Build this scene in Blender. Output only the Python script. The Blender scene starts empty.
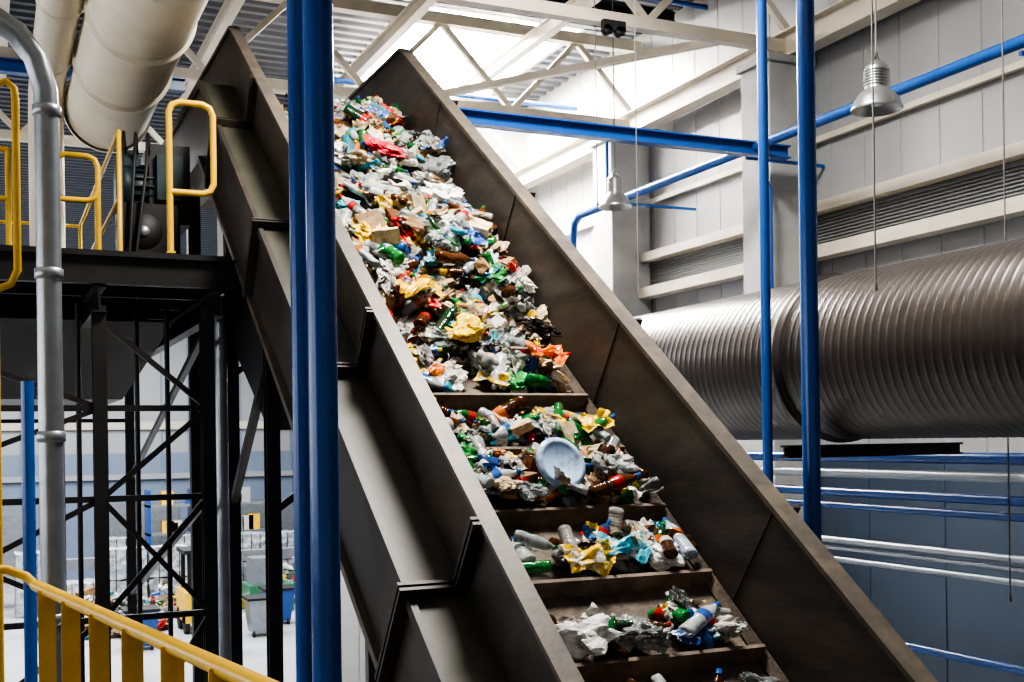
import bpy, math, random
import numpy as np
from mathutils import Vector, Matrix, noise
random.seed(7); rng=np.random.default_rng(11)
H=5.0           # eye height above the hall floor (all geometry below is written relative to the eye, then lifted)
D=bpy.data; C=bpy.context; SC=C.scene
def link(o): SC.collection.objects.link(o); return o
# ------------------------------------------------------------------ materials
def mat(name,col,rough=.5,metal=0.,var=.15,scale=4.,bump=.1,bscale=30.,dirt=None,damt=.4,emit=None,stretch=None,spec=.5):
    m=D.materials.new(name); m.use_nodes=True; nt=m.node_tree; N=nt.nodes; L=nt.links
    b=N['Principled BSDF']; b.inputs['Roughness'].default_value=rough; b.inputs['Metallic'].default_value=metal
    b.inputs['Specular IOR Level'].default_value=spec
    tc=N.new('ShaderNodeTexCoord'); mp=N.new('ShaderNodeMapping'); L.new(tc.outputs['Object'],mp.inputs[0])
    if stretch: mp.inputs['Scale'].default_value=stretch
    n=N.new('ShaderNodeTexNoise'); n.inputs['Scale'].default_value=scale; n.inputs['Detail'].default_value=6; n.inputs['Roughness'].default_value=.65
    L.new(mp.outputs[0],n.inputs['Vector'])
    r=N.new('ShaderNodeValToRGB'); L.new(n.outputs['Fac'],r.inputs[0])
    c=Vector(col); lo=c*(1-var); hi=c*(1+var)
    r.color_ramp.elements[0].position=.3; r.color_ramp.elements[1].position=.7
    r.color_ramp.elements[0].color=(*lo,1); r.color_ramp.elements[1].color=(*[min(1,q) for q in hi],1)
    out=r.outputs[0]
    if dirt:
        n2=N.new('ShaderNodeTexNoise'); n2.inputs['Scale'].default_value=scale*.45; n2.inputs['Detail'].default_value=10; n2.inputs['Roughness'].default_value=.7
        L.new(mp.outputs[0],n2.inputs['Vector'])
        r2=N.new('ShaderNodeValToRGB'); r2.color_ramp.elements[0].position=.48; r2.color_ramp.elements[1].position=.72
        r2.color_ramp.elements[1].color=(damt,)*3+(1,)
        L.new(n2.outputs['Fac'],r2.inputs[0])
        mx=N.new('ShaderNodeMix'); mx.data_type='RGBA'; L.new(r2.outputs[0],mx.inputs[0]); L.new(out,mx.inputs[6]); mx.inputs[7].default_value=(*dirt,1)
        out=mx.outputs[2]
    L.new(out,b.inputs['Base Color'])
    if bump:
        n3=N.new('ShaderNodeTexNoise'); n3.inputs['Scale'].default_value=bscale; n3.inputs['Detail'].default_value=4; L.new(mp.outputs[0],n3.inputs['Vector'])
        bp=N.new('ShaderNodeBump'); bp.inputs['Strength'].default_value=bump; bp.inputs['Distance'].default_value=.01
        L.new(n3.outputs['Fac'],bp.inputs['Height']); L.new(bp.outputs[0],b.inputs['Normal'])
    if emit:
        b.inputs['Emission Color'].default_value=(*emit[0],1); b.inputs['Emission Strength'].default_value=emit[1]
    return m
M={}
M['side']=mat('side_steel_brown',(.036,.030,.025),.5,0,.25,5,.12,40,(.13,.10,.07),.5,spec=.4)
M['sidein']=mat('inner_steel_dark',(.060,.052,.046),.52,0,.3,5,.12,40,(.15,.125,.10),.6,stretch=(1,.45,1.6),spec=.45)
M['olive']=mat('panel_olive_grey',(.06,.06,.045),.5,0,.2,3,.08,20,(.11,.095,.065),.5,spec=.35)
M['edge']=mat('flange_worn_steel',(.095,.082,.068),.5,.1,.25,8,.1,40,(.22,.17,.12),.6,spec=.4)
M['belt']=mat('belt_dusty_rubber',(.095,.075,.06),.85,0,.4,9,.5,60,(.26,.20,.15),.8)
M['cleat']=mat('cleat_dusty_rubber',(.14,.105,.08),.85,0,.35,10,.4,60,(.30,.23,.17),.7)
M['blue']=mat('paint_blue',(.018,.085,.31),.26,0,.08,3,.03,30,(.02,.05,.16),.3)
M['yellow']=mat('paint_yellow',(.84,.50,.03),.38,0,.08,4,.04,30,(.35,.2,.04),.5)
M['dark']=mat('steel_black',(.014,.013,.014),.5,.1,.2,5,.1,40,(.045,.035,.03),.4)
M['galv']=mat('galvanised_steel',(.32,.34,.36),.38,.7,.15,6,.05,40)
M['ductR']=mat('spiral_duct_steel',(.075,.064,.058),.34,.55,.25,1.5,.04,40,(.035,.03,.027),.6,stretch=(1,.25,1))
M['cream']=mat('duct_cream',(.84,.76,.60),.45,0,.05,2,.04,30,(.52,.43,.31),.35)
M['white']=mat('roof_steel_cream',(.56,.51,.42),.5,0,.08,3,.05,30,(.32,.28,.22),.4)
M['conc']=mat('concrete_column',(.38,.38,.37),.8,0,.12,3,.15,50,(.25,.25,.25),.35)
M['floor']=mat('floor_concrete',(.42,.43,.44),.35,0,.2,.5,.05,20,(.22,.22,.22),.6)
M['ceil']=mat('ceiling_sheet',(.065,.072,.088),.45,.1,.08,1,.03,30)
M['lou']=mat('louvre_sheet',(.20,.21,.21),.45,.2,.08,1,.03,30)
M['black']=mat('black_rubber',(.012,.012,.012),.6)
M['motor']=mat('motor_dark_blue',(.01,.028,.036),.5,0,.2,6,.1,30)
M['lampmetal']=mat('lamp_aluminium',(.46,.46,.45),.28,.8,.08,6,.03,30)
M['glass']=mat('skylight_glazing',(.9,.93,1),.4,0,.02,3,0,30,emit=((1,.98,.95),100))
M['winglass']=mat('window_glazing',(.9,.93,1),.4,0,.02,3,0,30,emit=((.93,.96,1.0),2.2))  # glowing panes for the windows added on the left wall
M['bulb']=mat('lamp_bulb',(.8,.8,.78),.3)
M['wpipe']=mat('pipe_white',(.42,.45,.49),.35,.1,.06)
M['rope']=mat('cord_grey',(.16,.15,.14),.8)
M['bale']=mat('bale_mixed',(.35,.36,.36),.7,0,.7,6,.8,14,(.12,.25,.4),.7)
M['green']=mat('machine_green',(.04,.16,.08),.4); M['red']=mat('machine_red',(.5,.05,.03),.4)
M['wall']=mat('wall_panel_light',(.335,.34,.345),.42,.1,.06,.6,.02,10,(.24,.24,.245),.4)
M['walllow']=mat('wall_panel_blue_grey',(.055,.075,.108),.42,.1,.06,.6,.02,10,(.04,.055,.08),.4)
M['wallfar']=mat('wall_far',(.19,.235,.31),.42,.1,.06,.6,.02,10,(.15,.19,.24),.35)
# ------------------------------------------------------------------ mesh builder
class MB:
    def __init__(s): s.v=[];s.f=[];s.m=[];s.sm=[];s.mats=[]
    def mi(s,k):
        if k not in s.mats: s.mats.append(k)
        return s.mats.index(k)
    def add(s,vs,fs,k,smooth=False):
        o=len(s.v); s.v+= [tuple(p) for p in vs]; i=s.mi(k)
        for f in fs: s.f.append(tuple(o+q for q in f)); s.m.append(i); s.sm.append(smooth)
    def box(s,a,b,k):
        (x0,y0,z0),(x1,y1,z1)=a,b
        s.add([(x0,y0,z0),(x1,y0,z0),(x1,y1,z0),(x0,y1,z0),(x0,y0,z1),(x1,y0,z1),(x1,y1,z1),(x0,y1,z1)],
              [(0,3,2,1),(4,5,6,7),(0,1,5,4),(1,2,6,5),(2,3,7,6),(3,0,4,7)],k)
    def beam(s,a,b,w,h,k,up=(0,0,1)):
        a=Vector(a);b=Vector(b);d=(b-a).normalized();u=Vector(up)
        if abs(d.dot(u))>.98: u=Vector((0,1,0))
        r=d.cross(u).normalized()*w/2; u=r.cross(d).normalized()*h/2
        vs=[a-r-u,a+r-u,a+r+u,a-r+u,b-r-u,b+r-u,b+r+u,b-r+u]
        s.add(vs,[(0,1,2,3),(7,6,5,4),(0,4,5,1),(1,5,6,2),(2,6,7,3),(3,7,4,0)],k)
    def ibeam(s,a,b,w,h,k,t=.015,up=(0,0,1)):
        a=Vector(a);b=Vector(b);d=(b-a).normalized();u=Vector(up)
        if abs(d.dot(u))>.98: u=Vector((0,1,0))
        r=d.cross(u).normalized(); u=r.cross(d).normalized()
        s.beam(a,b,t,h-2*t,k,u)
        for q in(1,-1):
            o=u*q*(h/2-t/2); s.beam(a+o,b+o,w,t,k,u)
    def tube(s,pts,r,k,seg=14,caps=True):
        pts=[Vector(p) for p in pts]; rs=r if isinstance(r,(list,tuple)) else [r]*len(pts)
        n=len(pts); t0=(pts[1]-pts[0]).normalized()
        u=Vector((0,0,1)) if abs(t0.z)<.9 else Vector((1,0,0))
        vs=[];fs=[]
        for i,p in enumerate(pts):
            if i==0:t=t0
            elif i==n-1:t=(pts[i]-pts[i-1]).normalized()
            else:
                t=((pts[i]-pts[i-1]).normalized()+(pts[i+1]-pts[i]).normalized()).normalized()
            u=(u-t*u.dot(t)).normalized(); w=t.cross(u)
            for j in range(seg):
                a=2*math.pi*j/seg; vs.append(p+(u*math.cos(a)+w*math.sin(a))*rs[i])
        for i in range(n-1):
            for j in range(seg):
                k2=(j+1)%seg; fs.append((i*seg+j,i*seg+k2,(i+1)*seg+k2,(i+1)*seg+j))
        s.add(vs,fs,k,True)
        if caps: s.add(vs[:seg]+vs[-seg:],[tuple(range(seg-1,-1,-1)),tuple(range(seg,2*seg))],k)
    def lathe(s,o,ax,prof,k,seg=28,smooth=True):
        o=Vector(o);ax=Vector(ax).normalized(); u=Vector((0,0,1)) if abs(ax.z)<.9 else Vector((1,0,0))
        u=(u-ax*u.dot(ax)).normalized(); w=ax.cross(u); vs=[];fs=[]
        for r,t in prof:
            for j in range(seg):
                a=2*math.pi*j/seg; vs.append(o+ax*t+(u*math.cos(a)+w*math.sin(a))*r)
        for i in range(len(prof)-1):
            for j in range(seg):
                k2=(j+1)%seg; fs.append((i*seg+j,i*seg+k2,(i+1)*seg+k2,(i+1)*seg+j))
        s.add(vs,fs,k,smooth)
    def obj(s,name,parent=None,bevel=0):
        me=D.meshes.new(name); V=np.array(s.v); c=(V.min(0)+V.max(0))/2; V=V-c
        me.from_pydata(V.tolist(),[],s.f)
        for k in s.mats: me.materials.append(M[k])
        me.polygons.foreach_set('material_index',s.m); me.polygons.foreach_set('use_smooth',s.sm); me.update()
        o=link(D.objects.new(name,me)); o.location=(c[0],c[1],c[2]+H)
        if parent:
            o.parent=parent; o.matrix_parent_inverse=Matrix.Translation(-parent.location)
        if bevel:
            b=o.modifiers.new('bevel','BEVEL'); b.width=bevel; b.segments=2; b.limit_method='ANGLE'
        return o
def empty(name,loc):
    e=link(D.objects.new(name,None)); e.location=(loc[0],loc[1],loc[2]+H); e.empty_display_size=.3; return e
# ------------------------------------------------------------------ room shell
b=MB(); b.box((-9,-4,-5.2),(22,47,-5.0),'floor'); b.obj('floor')
def corr_wall_x(b,x,y0,y1,z0,z1,k,sp=.30,dep=.02):
    y=y0; b.box((x,y0,z0),(x+.15,y1,z1),k)
    while y<y1-.02:
        b.box((x-dep,y,z0),(x,y+.025,z1),k); y+=sp
b=MB(); corr_wall_x(b,8.0,-4,17,-5,-.2,'walllow',1.0,.008); corr_wall_x(b,8.0,-4,17,-.2,5.6,'wall',.5,.006)
b.box((7.98,-4,1.98),(8.0,17,2.3),'lou')
for i in range(9): b.box((7.955,-4,1.99+i*.034),(7.98,17,2.005+i*.034),'lou')
b.obj('wall_right')
for i,(z,h,dx) in enumerate([(2.37,.11,.16),(1.90,.13,.2),(3.1,.06,.06)]):
    b=MB(); b.box((8-dx-.02,-4,z-h/2),(7.98,17,z+h/2),'white'); b.obj('trim_%d'%(i+1))
b=MB()
b.box((4.6,17,-5),(8.15,17.2,5.6),'wall')
x=4.6
while x<8: b.box((x,16.98,-5),(x+.03,17,5.6),'wall'); x+=.5
b.obj('wall_back')
b=MB(); b.box((8.15,17.0,-5),(22,17.2,5.6),'wall'); b.obj('wall_partition')
b=MB(); b.box((-9,46,-5),(22,46.3,-.3),'wallfar'); b.box((-9,46,-.3),(22,46.3,5.6),'wall')
for i in range(30): b.box((-9+i,45.95,-5),(-8.94+i,46,5.6),'wallfar')
b.box((-9,45.8,.6),(22,46,.9),'white');b.box((-9,45.8,-1.3),(22,46,-1.1),'wall')
for x in range(-6,20,5): b.box((x,45.9,-5),(x+2.6,46,-2.2),'galv')
b.obj('wall_far')
b=MB(); b.box((-9.2,-4,-5),(-9,46,5.6),'wall'); b.obj('wall_left')
for i,y in enumerate((1,6,11,16,21)):  # unseen windows, added to throw light on the cream duct
    b=MB(); b.box((-9,y,-1.0),(-8.96,y+3.6,2.6),'winglass')
    for q in(0,1.2,2.4,3.6): b.box((-9,y+q-.04,-1.05),(-8.9,y+q+.04,2.65),'wpipe')
    for z in(-1.0,.8,2.6): b.box((-9,y,z-.04),(-8.9,y+3.6,z+.04),'wpipe')
    b.obj('window_%d'%(i+3))
b=MB(); b.box((22,17,-5),(22.2,46,5.6),'wall'); b.obj('wall_side_far')
b=MB(); b.box((-9,-4.2,-5),(8.15,-4,5.6),'wall'); b.obj('wall_behind')
def corr(b,x0,x1,y0,y1,z,k,p=.25,d=.06):
    prof=[];y=y0
    while y<y1:
        for dy,dz in((0,0),(.09,0),(.12,d),(.22,d)):
            if y+dy<y1: prof.append((y+dy,z+dz))
        y+=p
    prof.append((y1,z)); vs=[];fs=[]
    for y,zz in prof: vs+=[(x0,y,zz),(x1,y,zz)]
    for i in range(len(prof)-1): fs.append((2*i,2*i+1,2*i+3,2*i+2))
    b.add(vs,fs,k)
ZC=5.4; sk=(4.8,7.2,13.4,16.8); sk2=(1.2,5.4,4.2,9.0)
b=MB()
corr(b,-9,8.1,-4,sk2[2],ZC,'ceil'); corr(b,-9,sk2[0],sk2[2],sk2[3],ZC,'ceil'); corr(b,sk2[1],8.1,sk2[2],sk2[3],ZC,'ceil')
corr(b,-9,8.1,sk2[3],sk[2],ZC,'ceil'); corr(b,-9,sk[0],sk[2],sk[3],ZC,'ceil'); corr(b,sk[1],8.1,sk[2],sk[3],ZC,'ceil')
corr(b,-9,22,sk[3],46,ZC,'ceil'); b.obj('ceiling')
def skylight(nm,r,nx,ny,glass=True):
    x0,x1,y0,y1=r; b=MB()
    for a,c in(((x0,y0),(x1,y0)),((x1,y0),(x1,y1)),((x1,y1),(x0,y1)),((x0,y1),(x0,y0))):
        b.beam((*a,ZC+.08),(*c,ZC+.08),.06,.16,'white')
    for i in range(1,nx): x=x0+(x1-x0)*i/nx; b.beam((x,y0,ZC+.12),(x,y1,ZC+.12),.03,.05,'white')
    for i in range(1,ny): y=y0+(y1-y0)*i/ny; b.beam((x0,y,ZC+.12),(x1,y,ZC+.12),.03,.05,'white')
    if glass: b.box((x0,y0,ZC+.15),(x1,y1,ZC+.17),'glass')
    b.obj(nm)
skylight('window_1',sk,3,1); skylight('window_2',sk2,5,5,False)  # second skylight is out of view, added to light the conveyor
for y in(9.73,13.07):
    b=MB(); b.box((7.4,y,-5),(7.98,y+.5,3.9),'conc'); b.box((7.36,y-.04,3.9),(7.98,y+.54,3.98),'conc')
    b.box((7.34,y-.05,-5),(7.98,y+.55,-4.9),'conc'); b.obj('concrete_column',bevel=.01)
for y in(9.95,13.25,16.7):
    b=MB(); x0,x1=-9,7.95
    b.beam((x0,y,4.15),(x1,y,4.15),.12,.12,'white'); b.beam((x0,y,5.2),(x1,y,5.2),.14,.14,'white')
    n=9; dx=(x1-x0)/n
    for i in range(n):
        xa=x0+i*dx; b.beam((xa,y,4.18),(xa+dx/2,y,5.16),.07,.07,'white'); b.beam((xa+dx/2,y,5.16),(xa+dx,y,4.18),.07,.07,'white')
    b.obj('roof_truss')
for x in(4.6,6.3,2.6,0.2,-2.5):
    b=MB(); b.ibeam((x,-4,5.05),(x,17,5.05) ,.12,.18,'white'); b.obj('roof_purlin')
for y in(11.3,12.3):
    b=MB(); b.ibeam((-9,y,5.28),(7.9,y,5.28),.07,.12,'dark'); b.obj('roof_joist')
b=MB(); b.ibeam((7.75,-4,4.13),(7.75,17,4.13),.2,.28,'white'); b.obj('eave_girder')
for (p,q) in(((4.6,13.3,4.2),(7.2,16.4,4.2)),((7.2,10,4.2),(4.9,13.2,4.2))):
    b=MB(); b.beam(p,q,.08,.08,'white'); b.obj('roof_wind_brace')
# ------------------------------------------------------------------ conveyor
S=.7255; PH=math.atan(S); cs,sn=math.cos(PH),math.sin(PH); YB=10.67; Y0=.35; Y1=13.2
def base(y): return S*min(y,YB)
def ext(b,prof,k,y0=Y0,y1=Y1,kmap={}):
    st=[y0]+([YB] if y0<YB<y1 else [])+[y1]; n=len(prof); vs=[]
    for y in st: vs+=[(x,y,base(y)+w) for x,w in prof]
    for j in range(n):
        fs=[(i*n+j,(i+1)*n+j,(i+1)*n+(j+1)%n,i*n+(j+1)%n) for i in range(len(st)-1)]
        b.add(vs,fs,kmap.get(j,k))
    b.add(vs[:n],[tuple(range(n))],k); b.add(vs[-n:],[tuple(range(n-1,-1,-1))],k)
XL,XR=2.09,3.70; WT=-3.9; WB=-4.8
con=empty('inclined_conveyor',(2.9,6,-5))
b=MB()
ext(b,[(2.07,WT),(2.07,-4.45),(1.79,-4.45),(1.79,-5.15),(2.12,-5.15),(2.12,WT)],'side',kmap={1:'olive',2:'side',5:'edge'})
ext(b,[(2.04,WT),(2.04,WT-.03),(2.135,WT-.03),(2.135,WT+.005)],'edge')
ext(b,[(1.75,-5.12),(1.75,-5.18),(2.1,-5.18),(2.1,-5.12)],'edge')
ext(b,[(1.765,-4.43),(1.765,-4.50),(1.80,-4.50),(1.80,-4.43)],'side')
def perpbox(b,x0,x1,y,p0,p1,k,t=.025):
    z=S*y+WT; vs=[]
    for ds in(-t/2,t/2):
        for x,p in((x0,p0),(x1,p0),(x1,p1),(x0,p1)):
            vs.append((x,y+p*sn+ds*cs,z-p*cs+ds*sn))
    b.add(vs,[(0,1,2,3),(7,6,5,4),(0,4,5,1),(1,5,6,2),(2,6,7,3),(3,7,4,0)],k)
for y in(1.73,3.3,4.87,6.44,8.01,9.58):
    for dy in(-.015,.015):
        perpbox(b,2.00,2.08,y+dy,0,.445,'side',.02); perpbox(b,1.72,2.08,y+dy,.38,.445,'side',.02); perpbox(b,1.72,1.80,y+dy,.445,1.01,'side',.02)
b.obj('side_wall_left',con)
b=MB()
ext(b,[(3.70,WT),(3.70,-5.15),(3.76,-5.15),(3.76,WT)],'sidein',kmap={2:'side'})
ext(b,[(3.68,WT-.025),(3.80,WT-.025),(3.80,WT+.008),(3.68,WT+.008)],'edge')
for y in(1.73,3.3,4.87,6.44,8.01,9.58):
    perpbox(b,3.69,3.705,y,0,.69,'sidein',.02); perpbox(b,3.76,3.86,y,0,1.0,'side')
ext(b,[(3.69,WB+.10),(3.66,WB+.02),(3.70,WB+.02)],'belt')
b.obj('side_wall_right',con)
b=MB(); ext(b,[(2.12,WB),(3.70,WB),(3.70,WB-.03),(2.12,WB-.03)],'belt'); ext(b,[(2.12,-5.10),(3.70,-5.10),(3.70,-5.07),(2.12,-5.07)],'belt')
b.obj('belt',con)
b=MB()
cle=[]
y=5.0-.48*9
while y<10.4:
    cle.append(y); z=S*y+WB; vs=[]
    for x in(2.13,3.68):
        for ds,dn in((-.03,0),(-.012,.10),(.012,.10),(.04,0)): vs.append((x,y+ds*cs-dn*sn,z+ds*sn+dn*cs))
    b.add(vs,[(0,1,2,3),(7,6,5,4),(0,4,5,1),(1,5,6,2),(2,6,7,3)],'cleat'); y+=.48
b.obj('belt_cleats',con)
b=MB()
for y in(1.2,2.8,4.4,6,7.6,9.2): b.beam((1.85,y,S*y-5.2),(3.72,y,S*y-5.2),.08,.1,'dark')
for y in(3.0,5.6,8.4,9.9):
    zz=S*y-5.2
    for x in(1.88,3.68):
        b.ibeam((x,y,-5),(x,y,zz),.10,.10,'dark'); b.box((x-.15,y-.15,-5),(x+.15,y+.15,-4.97),'dark')
    b.beam((1.88,y,zz-1.4),(3.68,y,zz-.1),.05,.05,'dark'); b.beam((1.88,y,zz-.4),(3.68,y,zz-.4),.06,.08,'dark')
for (ya,yb) in((8.4,9.9),):
    for x in(1.88,3.68): b.beam((x,ya,S*ya-5.4),(x,yb,S*ya-6.6),.06,.06,'dark')
b.beam((1.88,11.8,-5),(1.88,11.8,2.5),.12,.12,'dark'); b.beam((3.68,11.8,-5),(3.68,11.8,2.5),.12,.12,'dark')
b.add([(1.9,8.2,.75),(3.6,8.2,.75),(3.6,10.6,2.45),(1.9,10.6,2.45),(1.9,8.6,.1),(3.6,8.6,.1),(3.6,10.6,1.2),(1.9,10.6,1.2)],[(0,1,2,3),(7,6,5,4),(0,3,7,4),(1,5,6,2),(0,4,5,1),(2,6,7,3)],'dark')
b.obj('support_legs',con)
b=MB(); b.tube([(2.13,.5,S*.5-4.97),(3.69,.5,S*.5-4.97)],.12,'dark',24); b.tube([(2.13,13.1,base(13)-4.97),(3.69,13.1,base(13)-4.97)],.12,'dark',24); b.obj('end_rollers',con)
# ------------------------------------------------------------------ blue posts and pipes
def post(x,y,z0,z1,r,nm='blue_support_post',seg=24):
    b=MB(); b.tube([(x,y,z0),(x,y,z1)],r,'blue',seg); b.box((x-r*2,y-r*2,z0),(x+r*2,y+r*2,z0+.02),'blue')
    b.tube([(x,y,z0+.02),(x,y,z0+.14)],r*1.15,'blue',seg)
    b.obj(nm)
post(1.08,4.0,-5,5.3,.052); post(1.49,5.95,-5,5.3,.049)
post(4.2,5.19,-5,5.3,.05); post(4.96,6.6,-5,5.3,.036)
b=MB(); b.ibeam((3.8,9.45,2.87),(7.4,9.45,2.87),.12,.13,'blue'); b.obj('blue_cross_beam')
b=MB(); b.tube([(7.0,-3.9,2.9),(7.0,13.2,2.9),(7.0,13.35,2.82),(7.0,13.4,2.6),(7.0,13.4,-5)],.05,'blue',18)
for y in(2,6.2,9.6,12): b.beam((7.0,y,2.82),(7.98,y,2.82),.03,.03,'blue')
b.obj('blue_water_main')
b=MB(); b.tube([(7.2,9.6,2.75),(7.25,9.55,2.5),(7.25,9.55,1.2)],.025,'blue',10); b.obj('blue_drop_pipe')
b=MB(); b.tube([(-1,11,4.9),(7.5,11,4.9)],.03,'blue',10); b.obj('blue_ceiling_pipe')
b=MB(); b.tube([(3.6,14.2,4.6),(7.5,14.2,4.6)],.035,'blue',10); b.obj('blue_ceiling_pipe')
b=MB(); b.tube([(-1,8.6,4.6),(2,11.5,4.6),(2,16,4.6)],.035,'blue',10); b.obj('blue_ceiling_pipe')
b=MB(); b.tube([(7.3,13.0,3.9),(7.3,13.0,2.95),(7.3,12.6,2.9)],.022,'blue',10); b.obj('blue_drop_pipe')
b=MB(); b.ibeam((-3,13.0,3.95),(2.0,13.0,3.95),.12,.14,'blue'); b.obj('blue_cross_beam')
for z,r,k in((-.19,.045,'blue'),(-.33,.04,'wpipe'),(-.50,.04,'blue'),(-.62,.032,'blue'),(-.93,.03,'galv'),(-1.0,.02,'galv'),(-1.10,.025,'galv'),(-1.74,.035,'blue')):
    b=MB(); b.tube([(6.85,-3.9,z),(6.85,16.9,z)],r,k,14)
    for y in(3,6.0,12): b.beam((6.85,y,z),(7.98,y,z),.025,.025,'galv')
    b.obj({'blue':'blue_service_pipe','wpipe':'white_service_pipe','galv':'cable_conduit'}[k])
# ------------------------------------------------------------------ ducts
def spiral_duct(p0,L,r,k,pitch,ridge,bands,seg=56,wide=.16,per=7):
    st=int(L/pitch*per); vs=[];fs=[]
    for i in range(st+1):
        y=i*L/st
        for j in range(seg):
            a=2*math.pi*j/seg; ph=(y/pitch - j/seg)%1.0; d=min(ph,1-ph)
            rr=r+ridge*max(0,1-d/wide); vs.append((p0[0]+rr*math.cos(a),p0[1]+y,p0[2]+rr*math.sin(a)))
    for i in range(st):
        for j in range(seg):
            q=(j+1)%seg; fs.append((i*seg+j,(i+1)*seg+j,(i+1)*seg+q,i*seg+q))
    b=MB(); b.add(vs,fs,k,True)
    for y in bands:
        b.lathe((p0[0],y,p0[2]),(0,1,0),[(r,-.06),(r+.015,-.05),(r+.02,-.012),(r+.03,-.01),(r+.03,.01),(r+.02,.012),(r+.015,.05),(r,.06)],k,seg)
    for y in(p0[1],p0[1]+L): b.lathe((p0[0],y,p0[2]),(0,1,0),[(r+.03,-.02),(r+.03,.02),(0.01,.02)],k,seg)
    return b
b=spiral_duct((5.75,2.5,.575),13.0,.6,'ductR',.075,.004,(3.2,6.75,10.5))
b.obj('spiral_ventilation_duct')
for y in(6.6,9.8,3.4):
    b=MB(); b.ibeam((5.1,y,-.11),(6.75,y,-.11),.08,.09,'dark'); b.obj('duct_bracket')
b=spiral_duct((1.16,1.5,3.51),11.2,.41,'cream',.16,.006,(5.5,6.9,8.3,9.7,11.1)); b.obj('overhead_air_duct')
b=MB(); b.tube([(.56,1.5,3.63),(.56,12.2,3.63),(.56,12.5,3.55),(.56,12.65,3.3),(.56,12.65,1.5)],.17,'cream',28)
for y in(8,10,11.5): b.lathe((.56,y,3.63),(0,1,0),[(.17,-.04),(.185,-.03),(.185,.03),(.17,.04)],'cream')
b.obj('branch_air_duct')
b=MB(); b.tube([(-1.2,6.46,2.25),(-.15,6.46,2.25),(.02,6.46,2.22),(.15,6.46,2.14),(.24,6.46,2.02),(.285,6.46,1.86),(.29,6.46,1.7),(.29,6.46,-5)],.062,'galv',20)
for z in(1.75,.9,.05,-.9): b.lathe((.29,6.46,z),(0,0,1),[(.062,-.03),(.072,-.025),(.072,.025),(.062,.03)],'galv')
b.obj('galvanised_downpipe')
b=MB(); b.tube([(1.72,9.5,-5),(1.72,9.5,1.2)],.05,'galv',16); b.obj('galvanised_downpipe')
b=MB(); b.tube([(.22,8.0,-5),(.22,8.0,.42)],.04,'blue',16); b.obj('blue_riser_pipe')
# ------------------------------------------------------------------ steel platform with drive
pl=empty('steel_platform',(0,12,-5)); b=MB(); zd=1.45
b.box((-3,9.0,zd-.04),(1.72,15,zd),'dark')
b.ibeam((-3,9.03,zd-.14),(1.75,9.03,zd-.14),.1,.22,'dark'); b.ibeam((-3,14.9,zd-.14),(1.75,14.9,zd-.14),.1,.22,'dark')
for y in np.arange(9.8,14.8,.8): b.ibeam((-3,y,zd-.16),(1.72,y,zd-.16),.08,.18,'dark')
for x in(-2.8,-1,.75,1.62): b.ibeam((x,9.0,zd-.36),(x,15,zd-.36),.1,.2,'dark')
b.obj('deck',pl)
b=MB()
for y in(9.1,14.6):
    for x in(-2.8,-1,.75,1.54): b.ibeam((x,y,-5),(x,y,zd-.4),.10,.10,'dark',.012)
    for z in((.28,-.40,-1.3,-2.6,-4.2) if y<10 else (.3,)): b.beam((-2.8,y,z),(1.54,y,z),.045,.045,'dark')
y=9.1
for (xa,xb) in((.75,1.54),(-1,.75)):
    for (za,zb) in((.28,-.4),(-.4,-1.3),(-1.3,-2.6)): b.beam((xa,y,zb),(xb,y,za),.04,.04,'dark')
    b.beam((xa,y,.95),(xb,y,.28),.04,.04,'dark')
    b.beam((xa,y,-.4),(xb,y,-1.3),.04,.04,'dark')
for (za,zb) in((.9,-.4),(-.4,-1.8)):
    b.beam((1.54,9.1,za),(1.54,14.6,zb),.05,.05,'dark')
for x in(.62,1.05,1.28): b.tube([(x,9.4,-5),(x,9.4,1.1)],.02,'dark',8)
b.obj('legs_and_braces',pl)
b=MB(); b.add([(-2.4,10.2,1.05),(1.45,10.2,1.05),(1.45,14.3,1.05),(-2.4,14.3,1.05),(-1.6,11,.42),(1.1,11,.42),(1.1,13.6,.42),(-1.6,13.6,.42)],[(0,1,2,3),(7,6,5,4),(0,4,5,1),(1,5,6,2),(2,6,7,3),(3,7,4,0)],'dark')
b.obj('collecting_hopper',pl)
def loop(b,x0,x1,y,z0,z1,r=.025,k='yellow'):
    c=.08
    b.tube([(x0,y,z0),(x0,y,z1-c),(x0+c*.3,y,z1-c*.3),(x0+c,y,z1),(x1-c,y,z1),(x1-c*.3,y,z1-c*.3),(x1,y,z1-c),(x1,y,z0+.55),(x1-c*.3,y,z0+.55-c*.7),(x1-c,y,z0+.55-c),(x0,y,z0+.55-c)],r,k,12)
b=MB(); loop(b,1.27,1.60,9.05,1.46,2.62,.025); b.box((1.24,9.0,1.455),(1.30,9.1,1.47),'yellow'); b.obj('yellow_guardrail')
b=MB(); loop(b,.48,.8,9.6,1.46,2.28,.022); b.tube([(.8,9.6,2.0),(.8,9.6,1.46)],.02,'yellow'); b.obj('yellow_guardrail')
b=MB()
for x in(.15,-.6,-1.4): b.tube([(x,9.6,1.46),(x,9.6,2.28)],.022,'yellow')
for z in(2.28,1.9): b.tube([(-1.4,9.6,z),(.15,9.6,z)],.022,'yellow')
b.obj('yellow_guardrail')
b=MB(); b.tube([(1.0,10.0,1.46),(1.0,10.0,2.6),(1.0,14.5,2.6),(1.0,14.5,1.46)],.02,'yellow'); b.tube([(1.0,10.0,2.05),(1.0,14.5,2.05)],.018,'yellow'); b.tube([(1.0,12.2,1.46),(1.0,12.2,2.6)],.02,'yellow')
b.tube([(-3,14.5,2.6),(1,14.5,2.6)],.02,'yellow'); b.tube([(-3,14.5,2.05),(1,14.5,2.05)],.02,'yellow'); b.obj('yellow_guardrail')
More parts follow.
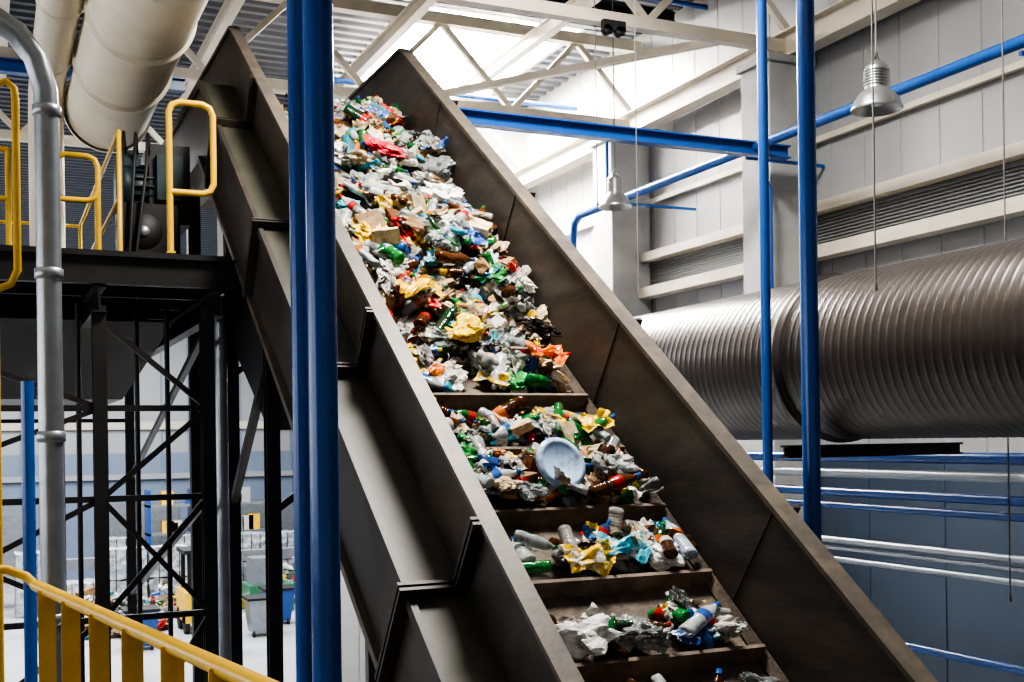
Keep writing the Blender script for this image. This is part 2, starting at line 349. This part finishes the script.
b=MB()
b.tube([(.03,6.0,-5),(.03,6.0,1.66),(.045,6.0,1.73),(.09,6.0,1.75),(.125,6.0,1.72),(.13,6.0,1.66),(.13,6.0,.85),(.10,6.0,.78),(.03,6.0,.75)],.018,'yellow',12)
b.tube([(-.42,6.0,-5),(-.42,6.0,1.7)],.018,'yellow',12)
for i in range(22): b.tube([(-.42,6,-4.7+i*.29),(.03,6,-4.7+i*.29)],.012,'yellow',8)
b.obj('yellow_ladder')
dr=empty('conveyor_drive',(1.2,10.6,zd)); b=MB()
b.box((1.02,10.2,zd),(1.55,11.2,zd+.12),'dark'); b.box((1.2,10.45,zd+.12),(1.55,10.95,zd+.6),'dark')
b.lathe((1.04,10.7,zd+.82),(1,0,0),[(.0,0),(.2,.0),(.23,.03),(.23,.12),(.19,.14),(.19,.3),(.22,.32),(.22,.36),(.08,.38),(.08,.5)],'motor',28)
for i in range(18):
    a=2*math.pi*i/18; c=Vector((1.16,10.7+.2*math.cos(a),zd+.82+.2*math.sin(a))); b.beam(c,c+Vector((.2,0,0)),.012,.05,'motor',up=(0,math.cos(a),math.sin(a)))
b.box((1.05,10.5,zd+.1),(1.3,10.9,zd+.62),'motor'); b.box((1.06,10.55,zd+1.0),(1.22,10.85,zd+1.14),'motor')
b.box((1.05,10.25,zd+.12),(1.5,10.42,zd+.62),'dark'); b.lathe((1.22,10.24,zd+.38),(0,1,0),[(0,0),(.15,0),(.16,.02),(.16,.05)],'black',24)
b.lathe((1.22,10.22,zd+.38),(0,1,0),[(0,0),(.04,0),(.05,.02)],'galv',20)
b.box((1.3,10.5,zd+.5),(1.65,11.1,zd+1.2),'dark'); b.box((1.36,10.44,zd+.7),(1.58,10.5,zd+1.1),'motor')
for q in(0,.10,.2): b.tube([(1.1+q,10.5,zd+1.1),(1.08+q,10.4,zd+1.25),(1.04+q,10.2,zd+.9),(1.04+q*.5,10.2,zd+.1)],.015,'black',8)
b.obj('gearmotor',dr)
# ------------------------------------------------------------------ camera-side walkway with slatted guardrail
wk=empty('walkway_platform',(-.5,1,-5)); b=MB()
pA=Vector((.15,4.76,-.53)); pB=Vector((.55,2.38,-.525)); pC=pB+(pB-pA)*1.6
b.box((-2.2,-3.5,-1.72),(.1,4.7,-1.66),'dark')
b.add([(.1,4.7,-1.66),(.1,-3.5,-1.66),(.95,-3.5,-1.66),(.58,2.38,-1.66),(.17,4.7,-1.66)],[(0,1,2,3,4)],'dark')
for x,y in((-2,4.5),(0,4.5),(-2,-3),(.5,-3),(.3,1)): b.ibeam((x,y,-5),(x,y,-1.7),.14,.14,'dark')
b.obj('deck',wk)
b=MB(); dirn=(pB-pA).normalized()
b.tube([pA,pC],.022,'yellow',12)
b.tube([pA,pA+Vector((-.03,.05,.03)),pA+Vector((-.10,.06,.06)),pA+Vector((-.3,.06,.07)),pA+Vector((-2.3,.06,.07))],.018,'yellow',12)
b.beam(pA+Vector((0,0,-1.05)),pC+Vector((0,0,-1.05)),.012,.12,'yellow')
Lr=(pC-pA).length; t=.19
while t<Lr:
    p=pA+dirn*t
    b.add([p+Vector((sx*.03,sy*.006,z)) for z in(0,-1.15) for sx,sy in((-1,-1),(1,-1),(1,1),(-1,1))],[(0,1,2,3),(7,6,5,4),(0,4,5,1),(1,5,6,2),(2,6,7,3),(3,7,4,0)],'yellow'); t+=.37
b.obj('guardrail',wk)
# ------------------------------------------------------------------ pendant lamps and cords
def lamp(x,y,z,s=1):
    b=MB()
    b.lathe((x,y,z),(0,0,1),[(.205*s,0),(.21*s,.012),(.20*s,.03),(.18*s,.075),(.14*s,.13),(.10*s,.16),(.095*s,.17),(.095*s,.33),(.085*s,.345),(.06*s,.36),(.03*s,.39),(.0,.39)],'lampmetal',36)
    b.lathe((x,y,z),(0,0,1),[(.203*s,.002),(.165*s,.08),(.12*s,.125),(.09*s,.15),(0,.15)],'lampmetal',36)
    for i in range(6): b.lathe((x,y,z+.19+i*.022),(0,0,1),[(.095*s,0),(.106*s,.005),(.095*s,.01)],'lampmetal',24)
    b.lathe((x,y,z+.03),(0,0,1),[(0,0),(.04,.01),(.055,.05),(.04,.1),(.03,.13)],'bulb',16)
    b.tube([(x,y,z+.38),(x,y,5.3)],.008,'rope',6); b.tube([(x-.05,y,z+.35),(x,y,z+.46),(x+.05,y,z+.35)],.008,'lampmetal',6)
    b.obj('pendant_lamp')
lamp(6.35,7.0,2.54,.95); lamp(6.5,11.4,2.62,.92)
for x,y,z0 in((5.9,7.9,1.3),(5.05,5.6,.9),(5.5,10.0,2.3),(6.6,6.0,-1.2),(5.3,8.9,1.3)):
    b=MB(); b.tube([(x,y,z0),(x,y,5.3)],.006,'rope',6); b.tube([(x,y,z0),(x,y,z0+.04)],.012,'rope',6); b.obj('pull_cord')
b=MB()
for q in(0,.14): b.lathe((5.55+q,9.85,4.0),(0,1,0),[(0,-.03),(.05,-.03),(.035,0),(.05,.03),(0,.03)],'black',18)
b.box((5.5,9.82,4.0),(5.75,9.88,4.1),'black'); b.obj('cable_pulley')
# ------------------------------------------------------------------ distant ground floor content
def bales(x,y,nx,nz):
    b=MB()
    for i in range(nx):
        for k in range(nz):
            if random.random()<.15 and k: continue
            x0=x+i*1.25;z0=-5+k*.95; n=6; vs=[];fs=[]
            for fa in range(6):
                o=len(vs)
                for a in range(n+1):
                    for c in range(n+1):
                        s,t=a/n*2-1,c/n*2-1
                        p={0:(s,t,1),1:(s,-t,-1),2:(1,s,t),3:(-1,-s,t),4:(-s,1,t),5:(s,-1,t)}[fa]
                        q=Vector((p[0]*.58,p[1]*.5,p[2]*.45)); q*=1+.09*noise.noise(q*5+Vector((i*9,k*7,x)))
                        vs.append((x0+q.x,y+q.y,z0+.46+q.z))
                for a in range(n):
                    for c in range(n): fs.append((o+a*(n+1)+c,o+(a+1)*(n+1)+c,o+(a+1)*(n+1)+c+1,o+a*(n+1)+c+1))
            b.add(vs,fs,'bale')
            for t in(-.3,0,.3): b.tube([(x0+t,y-.54,z0),(x0+t,y-.54,z0+.93)],.012,'dark',5)
    b.obj('waste_bale_stack')
bales(1.2,37,4,2); bales(3.8,41,3,2); bales(8.2,40.6,3,2); bales(-3,40.6,3,2)
b=MB(); b.box((4.6,31,-4.7),(5.7,32.6,-3.9),'yellow')
for x,y in((4.7,31.2),(5.5,31.2),(4.7,32.3),(5.5,32.3)): b.box((x,y,-3.9),(x+.1,y+.1,-2.9),'dark')
b.box((4.6,31.1,-2.9),(5.7,32.5,-2.8),'dark')
for x in(4.6,5.6):
    for y in(31.3,32.3): b.tube([(x,y,-4.7),(x+.12,y,-4.7)],.3,'black',20)
for x in(4.9,5.4): b.box((x,30.1,-4.95),(x+.1,31,-4.9),'dark'); b.box((x,30.95,-4.95),(x+.1,31,-2.8),'dark')
b.obj('forklift')
b=MB(); b.box((6.9,34,-5),(8.2,35.5,-4.2),'green'); b.box((7.0,34.1,-4.2),(7.6,35,-3.4),'galv'); b.tube([(7.9,34.6,-4.2),(7.9,34.6,-3)],.12,'galv'); b.box((7.2,33.95,-4.8),(7.7,34,-4.3),'yellow'); b.obj('baling_press')
for (x,y,k) in((3.0,29.2,'blue'),(4.5,27.6,'galv'),(6.1,29.8,'galv'),(6.9,31.5,'blue')):
    b=MB(); b.add([(x,y,-4.9),(x+.6,y,-4.9),(x+.6,y+.6,-4.9),(x,y+.6,-4.9),(x-.1,y-.1,-4.05),(x+.7,y-.1,-4.05),(x+.7,y+.7,-4.05),(x-.1,y+.7,-4.05)],[(0,3,2,1),(4,5,6,7),(0,1,5,4),(1,2,6,5),(2,3,7,6),(3,0,4,7)],k)
    b.box((x-.13,y-.13,-4.05),(x+.73,y+.73,-3.99),'dark')
    for q in(0,.5): b.tube([(x+q,y,-4.92),(x+q+.06,y,-4.92)],.08,'black',12)
    b.obj('waste_bin')
b=MB(); b.box((-1,38.6,-3.9),(13,39.6,-3.75),'black'); b.box((-1,38.5,-3.9),(13,38.6,-3.55),'galv')
for x in range(0,13,2): b.box((x,38.6,-5),(x+.1,39.5,-3.9),'blue')
b.box((2,38.8,-3.75),(12,39.4,-3.6),'bale'); b.obj('sorting_conveyor')
b=MB()
for x in(5,6.5,8,9.5): b.box((x,42,-5),(x+.1,43,-1.6),'blue')
for z in(-4.2,-3.2,-2.2): b.box((5,42,z),(9.6,43,z+.08),'galv')
for i in range(22):
    x=5.2+random.random()*3.8; z=random.choice((-4.12,-3.12,-2.12)); b.box((x,42.2,z),(x+.4,42.7,z+.3+.3*random.random()),random.choice(['wall','galv','yellow','green','blue','white']))
b.obj('storage_rack')
# ------------------------------------------------------------------ mixed waste
def wmat(name,rough,trans,spec,crease,print_=0):
    m=D.materials.new(name); m.use_nodes=True; nt=m.node_tree;N=nt.nodes;L=nt.links; b=N['Principled BSDF']
    a=N.new('ShaderNodeAttribute'); a.attribute_name='Col'; a2=N.new('ShaderNodeAttribute'); a2.attribute_name='Col2'
    tc=N.new('ShaderNodeTexCoord')
    out=a.outputs['Color']
    if print_:
        v=N.new('ShaderNodeTexNoise'); v.inputs['Scale'].default_value=10; v.inputs['Detail'].default_value=2; v.inputs['Distortion'].default_value=1.2; L.new(tc.outputs['Object'],v.inputs['Vector'])
        r=N.new('ShaderNodeValToRGB'); r.color_ramp.elements[0].position=.54; r.color_ramp.elements[1].position=.57; L.new(v.outputs['Fac'],r.inputs[0])
        mx=N.new('ShaderNodeMix'); mx.data_type='RGBA'; L.new(r.outputs[0],mx.inputs[0]); L.new(out,mx.inputs[6]); L.new(a2.outputs['Color'],mx.inputs[7]); out=mx.outputs[2]
    n=N.new('ShaderNodeTexNoise'); n.inputs['Scale'].default_value=15; n.inputs['Detail'].default_value=7; n.inputs['Roughness'].default_value=.7; L.new(tc.outputs['Object'],n.inputs['Vector'])
    r=N.new('ShaderNodeValToRGB'); r.color_ramp.elements[0].position=.46; r.color_ramp.elements[1].position=.74; r.color_ramp.elements[1].color=(.85,.85,.85,1); L.new(n.outputs['Fac'],r.inputs[0])
    mx=N.new('ShaderNodeMix'); mx.data_type='RGBA'; L.new(r.outputs[0],mx.inputs[0]); L.new(out,mx.inputs[6]); mx.inputs[7].default_value=(.10,.07,.045,1)
    L.new(mx.outputs[2],b.inputs['Base Color'])
    b.inputs['Roughness'].default_value=rough; b.inputs['Transmission Weight'].default_value=trans; b.inputs['Specular IOR Level'].default_value=spec; b.inputs['IOR'].default_value=1.3
    if crease:
        vo=N.new('ShaderNodeTexNoise'); vo.inputs['Scale'].default_value=22; vo.inputs['Detail'].default_value=3; vo.inputs['Distortion'].default_value=1.5; L.new(tc.outputs['Object'],vo.inputs['Vector'])
        bp=N.new('ShaderNodeBump'); bp.inputs['Strength'].default_value=crease; bp.inputs['Distance'].default_value=.015; L.new(vo.outputs['Fac'],bp.inputs['Height']); L.new(bp.outputs[0],b.inputs['Normal'])
    return m
WM=[wmat('plastic_film',.18,0,.8,.6),wmat('printed_wrapper',.16,0,.8,.5,1),wmat('bottle_plastic',.08,.4,.8,.12),wmat('cardboard_paper',.8,0,.3,.2,0),wmat('hard_plastic',.25,0,.5,0),wmat('clear_film',.12,.55,1.0,.7)]
def ico(sub):
    import bmesh
    bm=bmesh.new(); bmesh.ops.create_icosphere(bm,subdivisions=sub,radius=1); bm.verts.ensure_lookup_table()
    V=np.array([v.co[:] for v in bm.verts]); F=[tuple(v.index for v in f.verts) for f in bm.faces]; bm.free(); return V,F
def folds(P,k,amp,fr):
    out=np.zeros(len(P))
    for _ in range(k):
        d=rng.normal(size=3); d/=np.linalg.norm(d); f=fr*rng.uniform(.6,1.8); ph=rng.uniform(0,6.28)
        out+=np.abs(((P@d)*f+ph)%2-1)-.5
    return out*amp/math.sqrt(k)
def t_bag(smooth=False):
    V,F=ico(4); V=V*(1+folds(V,5,.75,1.7)[:,None]+folds(V,6,.25,4)[:,None]); V=V+.12*np.stack([folds(V,3,1,3) for _ in range(3)],1); V=V*np.array([1,rng.uniform(.5,.9),rng.uniform(.25,.5)])
    V[:,2]+=.12*np.abs(V[:,0]); return V,F,smooth
def t_sheet(smooth=False):
    n=17; g=np.linspace(-1,1,n); X,Y=np.meshgrid(g,g,indexing='ij'); P=np.stack([X.ravel(),Y.ravel(),np.zeros(n*n)],1)
    z=folds(P,6,.42,1.6)+folds(P,5,.12,5); P[:,2]=z; P[:,0]+=folds(P,3,.25,2); P[:,1]=P[:,1]*rng.uniform(.4,.8)+folds(P,3,.25,2); P[:,2]+=-.25*(P[:,0]**2)*rng.uniform(-.5,1)
    F=[(i*n+j,(i+1)*n+j,(i+1)*n+j+1,i*n+j+1) for i in range(n-1) for j in range(n-1)]; return P,F,smooth
def t_rev(prof,seg=16,crush=.0,smooth=True):
    V=[];F=[]
    for r,t in prof:
        for j in range(seg): a=2*math.pi*j/seg; V.append((t,r*math.cos(a),r*math.sin(a)))
    for i in range(len(prof)-1):
        for j in range(seg): q=(j+1)%seg; F.append((i*seg+j,i*seg+q,(i+1)*seg+q,(i+1)*seg+j))
    V=np.array(V,float)
    if crush:
        w=folds(V*3,5,crush,1.0); V[:,1]*=1+w; V[:,2]*=(1+folds(V*3,5,crush,1.2))*rng.uniform(.55,1)
        V[:,1]+=.25*crush*np.sin(V[:,0]*2+rng.uniform(0,6))
    return V,F,smooth
def bprof():
    p=[(0,-1),(.2,-1),(.27,-.96),(.28,-.85)]
    for t in np.arange(-.75,-.2,.11): p+=[(.28,t),(.262,t+.03),(.28,t+.06)]
    p+=[(.285,-.12),(.285,-.11),(.285,.22),(.285,.24),(.27,.35),(.22,.5),(.15,.64),(.1,.74),(.09,.79),(.115,.81),(.115,.83),(.1,.84),(.1,.98),(0,.98)]; return p
def t_bottle(): return t_rev(bprof(),16,rng.choice([.08,.2,.35]))
def t_can(): return t_rev([(0,-.95),(.4,-.95),(.46,-1),(.5,-.9),(.5,.85),(.42,1),(.38,.95),(0,.95)],16,rng.choice([0,.15,.3]))
def t_tub(): return t_rev([(0,-.5),(.7,-.5),(.72,-.45),(.95,.42),(1.02,.45),(1.02,.5),(.93,.48),(.68,-.4),(0,-.42)],20,rng.choice([0,.1]))
def t_lid(): return t_rev([(0,.0),(.75,.0),(.8,.05),(.9,.05),(.93,.0),(1,.0),(1,-.14),(.97,-.14),(.96,-.04),(0,-.04)],28,0)
def t_box():
    n=5; V=[];F=[]
    for fa in range(6):
        o=len(V)
        for a in range(n):
            for c in range(n):
                s,t=a/(n-1)*2-1,c/(n-1)*2-1
                V.append({0:(s,t,1),1:(s,-t,-1),2:(1,s,t),3:(-1,-s,t),4:(-s,1,t),5:(s,-1,t)}[fa])
        for a in range(n-1):
            for c in range(n-1): F.append((o+a*n+c,o+(a+1)*n+c,o+(a+1)*n+c+1,o+a*n+c+1))
    V=np.array(V,float)
    w=folds(V,4,.2,1.2); V=V*(1+w[:,None]); V*=np.array([1,rng.uniform(.5,.8),rng.uniform(.12,.5)]); return V,F,False
def t_strip():
    n=22; V=[];F=[]; a=0; p=np.array([0.,0,0])
    tw=rng.uniform(-2,2)
    for i in range(n):
        t=i/(n-1); a=1.6*math.sin(t*5+tw); p=p+np.array([math.cos(a),math.sin(a),.5*math.cos(t*9+tw)])*.1
        V.append(p+[0,0,.12*math.cos(t*6)]); V.append(p+[.1*math.sin(a),.1,-.12*math.cos(t*6)])
        if i: F.append((2*i-2,2*i-1,2*i+1,2*i))
    return np.array(V)-np.mean(V,0),F,False
T={}
T['bag']=[t_bag(False) for i in range(10)]; T['sheet']=[t_sheet(i%3==0) for i in range(16)]; T['bottle']=[t_bottle() for _ in range(10)]
T['can']=[t_can() for _ in range(5)]; T['tub']=[t_tub() for _ in range(4)]; T['lid']=[t_lid()]; T['box']=[t_box() for _ in range(8)]; T['strip']=[t_strip() for _ in range(6)]
WH=(.76,.74,.68);CR=(.64,.50,.31);GY=(.28,.28,.27);BE=(.40,.25,.13);YE=(.88,.58,.02);GR=(.02,.27,.06);BR=(.12,.04,.014);BL=(.04,.15,.50);CY=(.07,.42,.55);RD=(.62,.02,.02);OR=(.8,.22,.03);BK=(.012,.012,.012);CL=(.60,.65,.65);DG=(.012,.10,.04);PK=(.55,.2,.28);TN=(.26,.17,.10)
class Waste:
    def __init__(s): s.V=[];s.F=[];s.m=[];s.sm=[];s.c=[];s.c2=[];s.n=0
    def put(s,kind,pos,R,size,m,col,col2=(.8,.8,.8)):
        V,F,smo=T[kind][rng.integers(len(T[kind]))]
        W=(V*size)@R.T+pos
        s.V.append(W); s.F+= [tuple(i+s.n for i in f) for f in F]; s.m+=[m]*len(F); s.sm+=[smo]*len(F)
        cc=np.tile(np.append(col,1.),(len(V),1))
        if kind=='bottle':
            if rng.random()<.5: cc[(V[:,0]>-.115)&(V[:,0]<.23),:3]=np.array([WH,RD,BL,GR,YE,OR][rng.integers(6)])
            cc[V[:,0]>.80,:3]=np.array([WH,BL,RD,GR,YE,BL][rng.integers(6)])
        s.c.append(cc); s.c2.append(np.tile(np.append(col2,1),(len(V),1))); s.n+=len(V)
    def obj(s,name):
        V=np.concatenate(s.V); c=(V.min(0)+V.max(0))/2; me=D.meshes.new(name); me.from_pydata((V-c).tolist(),[],s.F)
        for k in WM: me.materials.append(k)
        me.polygons.foreach_set('material_index',s.m); me.polygons.foreach_set('use_smooth',s.sm)
        for nm,a in(('Col',s.c),('Col2',s.c2)):
            at=me.color_attributes.new(nm,'FLOAT_COLOR','POINT'); at.data.foreach_set('color',np.concatenate(a).astype(np.float32).ravel())
        me.update(); o=link(D.objects.new(name,me)); o.location=(c[0],c[1],c[2]+H); return o
def frame(y):
    if y<YB: return np.array([[1,0,0],[0,cs,-sn],[0,sn,cs]])
    return np.eye(3)
def rot(az,tx,ty):
    ca,sa=math.cos(az),math.sin(az); Rz=np.array([[ca,-sa,0],[sa,ca,0],[0,0,1]])
    c,s=math.cos(tx),math.sin(tx); Rx=np.array([[1,0,0],[0,c,-s],[0,s,c]]); c,s=math.cos(ty),math.sin(ty); Ry=np.array([[c,0,s],[0,1,0],[-s,0,c]])
    return Rz@Rx@Ry
FLOORMODE=[False]
def place(w,kind,x,y,h,size,m,col,col2=WH,az=None,tilt=.45):
    Fm=frame(y); az=rng.uniform(0,6.28) if az is None else az
    tx,ty=tilt if isinstance(tilt,tuple) else (rng.normal()*tilt,rng.normal()*tilt)
    R=Fm@rot(az,tx,ty)
    bz=base(y)+WB
    if FLOORMODE[0]: R=rot(az,tx,ty); bz=-5; Fm=np.eye(3); size*=2.2
    p=np.array([x,y,bz])+Fm[:,2]*h
    w.put(kind,p,R,size,m,col,col2)
def pick(cols,ws): return cols[rng.choice(len(cols),p=np.array(ws)/sum(ws))]
def randpiece(w,x,y,h,big=1):
    if not FLOORMODE[0]: x=min(x,3.60); x=max(x,2.24)
    k=rng.random(); j=rng.uniform(.5,1.15); cj=lambda c: tuple(np.clip(np.array(c)*j,0,1))
    if k<.12: place(w,'bag',x,y,h,rng.uniform(.06,.14)*big,0,cj(pick([WH,CR,GY,YE,BL,BK,RD,CY,GR,TN],[6,4,2.5,1.6,1,1.5,.8,.9,1,2])))
    elif k<.22: place(w,'bag' if rng.random()<.5 else 'sheet',x,y,h,rng.uniform(.08,.16)*big,5,cj(CL))
    elif k<.35: place(w,'sheet',x,y,h,rng.uniform(.08,.16)*big,0,cj(pick([WH,CR,GY,CL,YE,BE,CY,RD,TN,BK],[6,5,2,3,1.4,3,.7,.7,3,1.2])))
    elif k<.54: place(w,'sheet' if rng.random()<.6 else 'bag',x,y,h,rng.uniform(.06,.13)*big,1,cj(pick([RD,YE,BL,GR,WH,OR,CY,BK,PK],[1.8,3.6,2,2.4,2.6,1.6,1.4,1.3,.5])),pick([WH,YE,RD,BL,CR,BK],[5,1.4,1,1,3,1]))
    elif k<.82: place(w,'bottle',x,y,h,rng.uniform(.12,.18),2,cj(pick([GR,BR,CL,BL,DG,CY,WH],[4,5,8,1.4,2,.9,1.2])),tilt=.35)
    elif k<.91: place(w,'box',x,y,h,rng.uniform(.055,.12)*big,3,cj(pick([BE,CR,WH,BR,TN],[4,3,1.4,1,3])))
    elif k<.94: place(w,'can',x,y,h,rng.uniform(.05,.07),4,cj(pick([RD,GY,BL,WH,GR],[1,2,1,1,1])))
    elif k<.97: place(w,'tub',x,y,h,rng.uniform(.045,.08),4,cj(pick([WH,YE,BL,CR],[5,.8,.8,2])),tilt=.9)
    else: place(w,'strip',x,y,h,rng.uniform(.1,.25),0,cj(pick([WH,BK,CL,BL],[3,2,2,1])))
def pileh(x,y):
    u=min(1,max(0,(y-7.0)/1.3)); hh=.08+.26*u*u*(3-2*u)
    if y>10.3: hh*=max(.35,1-.5*(y-10.3))*(1 if x>2.6 else .6)
    return hh*(.8+1.0*noise.noise(Vector((x*2.2,y*1.6,3))))
w=Waste()
for i in range(560):
    y=rng.uniform(7.25,11.8); x=rng.uniform(2.2,3.62); h=pileh(x,y)
    randpiece(w,x,y,h*rng.uniform(.15,.6),1.1)
for i in range(1050):
    y=rng.uniform(7.02,12.0) if rng.random()<.9 else rng.uniform(8.5,12); x=2.25+1.37*math.sqrt(rng.random()) if rng.random()<.6 else rng.uniform(2.25,3.6)
    if y<7.45 and rng.random()<.45: continue
    randpiece(w,x,y,pileh(x,y)*rng.uniform(.75,1.05)+.02)
for yc,nn,xa,hh in((6.91-.96,140,2.35,.17),(6.43,78,2.35,.12),(5.48,38,2.5,.12),(5.0,30,2.5,.10),(4.52,26,2.4,.1),(4.04,30,2.3,.1),(3.1,40,2.3,.1),(2.1,40,2.3,.1)):
    for i in range(nn):
        q=rng.random()**1.25; y=yc+.09+q*(.36 if nn>100 else .24); x=rng.uniform(xa,3.58)
        if nn<60 and rng.random()<.5: x=3.58-abs(rng.normal())*.35
        randpiece(w,max(2.25,x),y,.05+rng.random()*hh*(1-.55*q),.8)
w.obj('mixed_waste_pile')
def single(name,kind,x,y,h,size,m,col,col2=WH,az=0,tilt=.15):
    q=Waste(); place(q,kind,x,y,h,size,m,col,col2,az,tilt); q.obj(name)
single('plastic_tub_lid','lid',3.04,6.15,.25,.165,4,(.40,.54,.78),az=0,tilt=(.5,-1.45))
single('plastic_bottle','bottle',3.57,5.68,.14,.18,2,(.55,.68,.80),az=1.5)
single('plastic_bottle','bottle',3.35,6.03,.20,.17,2,BR,az=.1)
single('plastic_bottle','bottle',3.38,5.16,.14,.17,2,CL,az=.5)
single('plastic_bottle','bottle',3.1,8.0,.40,.18,2,BR,az=.2)
single('yellow_bag','bag',2.95,7.35,.26,.15,0,YE,WH,az=.6); single('yellow_bag','sheet',2.75,7.75,.33,.18,0,YE,az=.3); single('yellow_bag','sheet',3.5,6.55,.2,.11,0,YE)
single('red_bag','bag',3.05,9.55,.44,.15,0,(.6,.02,.04)); single('snack_wrapper','sheet',3.45,7.15,.26,.15,1,OR,RD)
single('white_bag','bag',2.66,5.12,.13,.17,0,(.84,.85,.83)); single('white_bag','bag',3.35,8.9,.42,.14,0,(.8,.8,.78)); single('black_cushion_bag','bag',3.5,7.38,.27,.13,0,BK)
single('yellow_bag','sheet',2.95,5.58,.14,.14,1,YE,WH); single('blue_wrapper','sheet',3.2,5.64,.15,.16,1,CY,WH); single('white_bag','bag',3.46,5.6,.1,.11,0,(.8,.8,.78))
FLOORMODE[0]=True
w=Waste()
for i in range(320):
    a=rng.uniform(0,6.28); r=1.7*math.sqrt(rng.random()); cx,cy=((2.6,32.5),(5.2,35.2),(8.9,36.4))[i%3]
    randpiece(w,cx+r*math.cos(a),cy+r*math.sin(a)*.6,max(.05,(1-r/1.8)*1.3*rng.random()+.1))
w.obj('tipped_waste_heap')
FLOORMODE[0]=False
# ------------------------------------------------------------------ lights
def area(nm,loc,sx,sy,e,col=(1,1,1),rot=(0,0,0)):
    l=D.lights.new(nm,'AREA'); l.shape='RECTANGLE'; l.size=sx; l.size_y=sy; l.energy=e; l.color=col
    o=link(D.objects.new(nm,l)); o.location=(loc[0],loc[1],loc[2]+H); o.rotation_euler=rot; return o
area('skylight_daylight',(6.0,15.1,5.5),2.3,3.1,560,(1,.96,.91))
area('skylight_daylight',(3.3,6.6,5.5),1.4,1.4,680,(1,.955,.89))  # fill lamp over the belt, added with the unseen second skylight
area('hall_light',(3,32,5.2),14,18,4300,(.95,.97,1))  # unseen area lamp added to brighten the distant hall
area('hall_light',(-4,6,5.2),5,10,70,(1,.97,.93))  # this and the next: unseen fill, added since the ceiling blocks the sky
area('hall_light',(1,-1,5.2),4,3,45,(1,.96,.9))
area('window_daylight',(-8.8,11,.8),3.6,20,190,(1,.98,.95),(0,-math.pi/2,0))  # side fill added at the unseen left windows to brighten the duct
wd=D.worlds.new('world'); SC.world=wd; wd.use_nodes=True; wd.node_tree.nodes['Background'].inputs[0].default_value=(.7,.75,.85,1); wd.node_tree.nodes['Background'].inputs[1].default_value=.8
# ------------------------------------------------------------------ camera
cam=D.cameras.new('camera'); co=link(D.objects.new('camera',cam)); cam.sensor_width=36; cam.lens=40.43; cam.shift_y=99/1024; cam.clip_start=.05
th=math.radians(24.4); Rm=Matrix.Rotation(-th,4,'Z')@Matrix.Rotation(math.pi/2,4,'X')@Matrix.Rotation(math.radians(-.8),4,'Z')
co.matrix_world=Matrix.Translation((0,0,H))@Rm; SC.camera=co
SC.view_settings.view_transform='AgX'
try: SC.view_settings.look='AgX - High Contrast'
except Exception: pass
SC.view_settings.exposure=.6
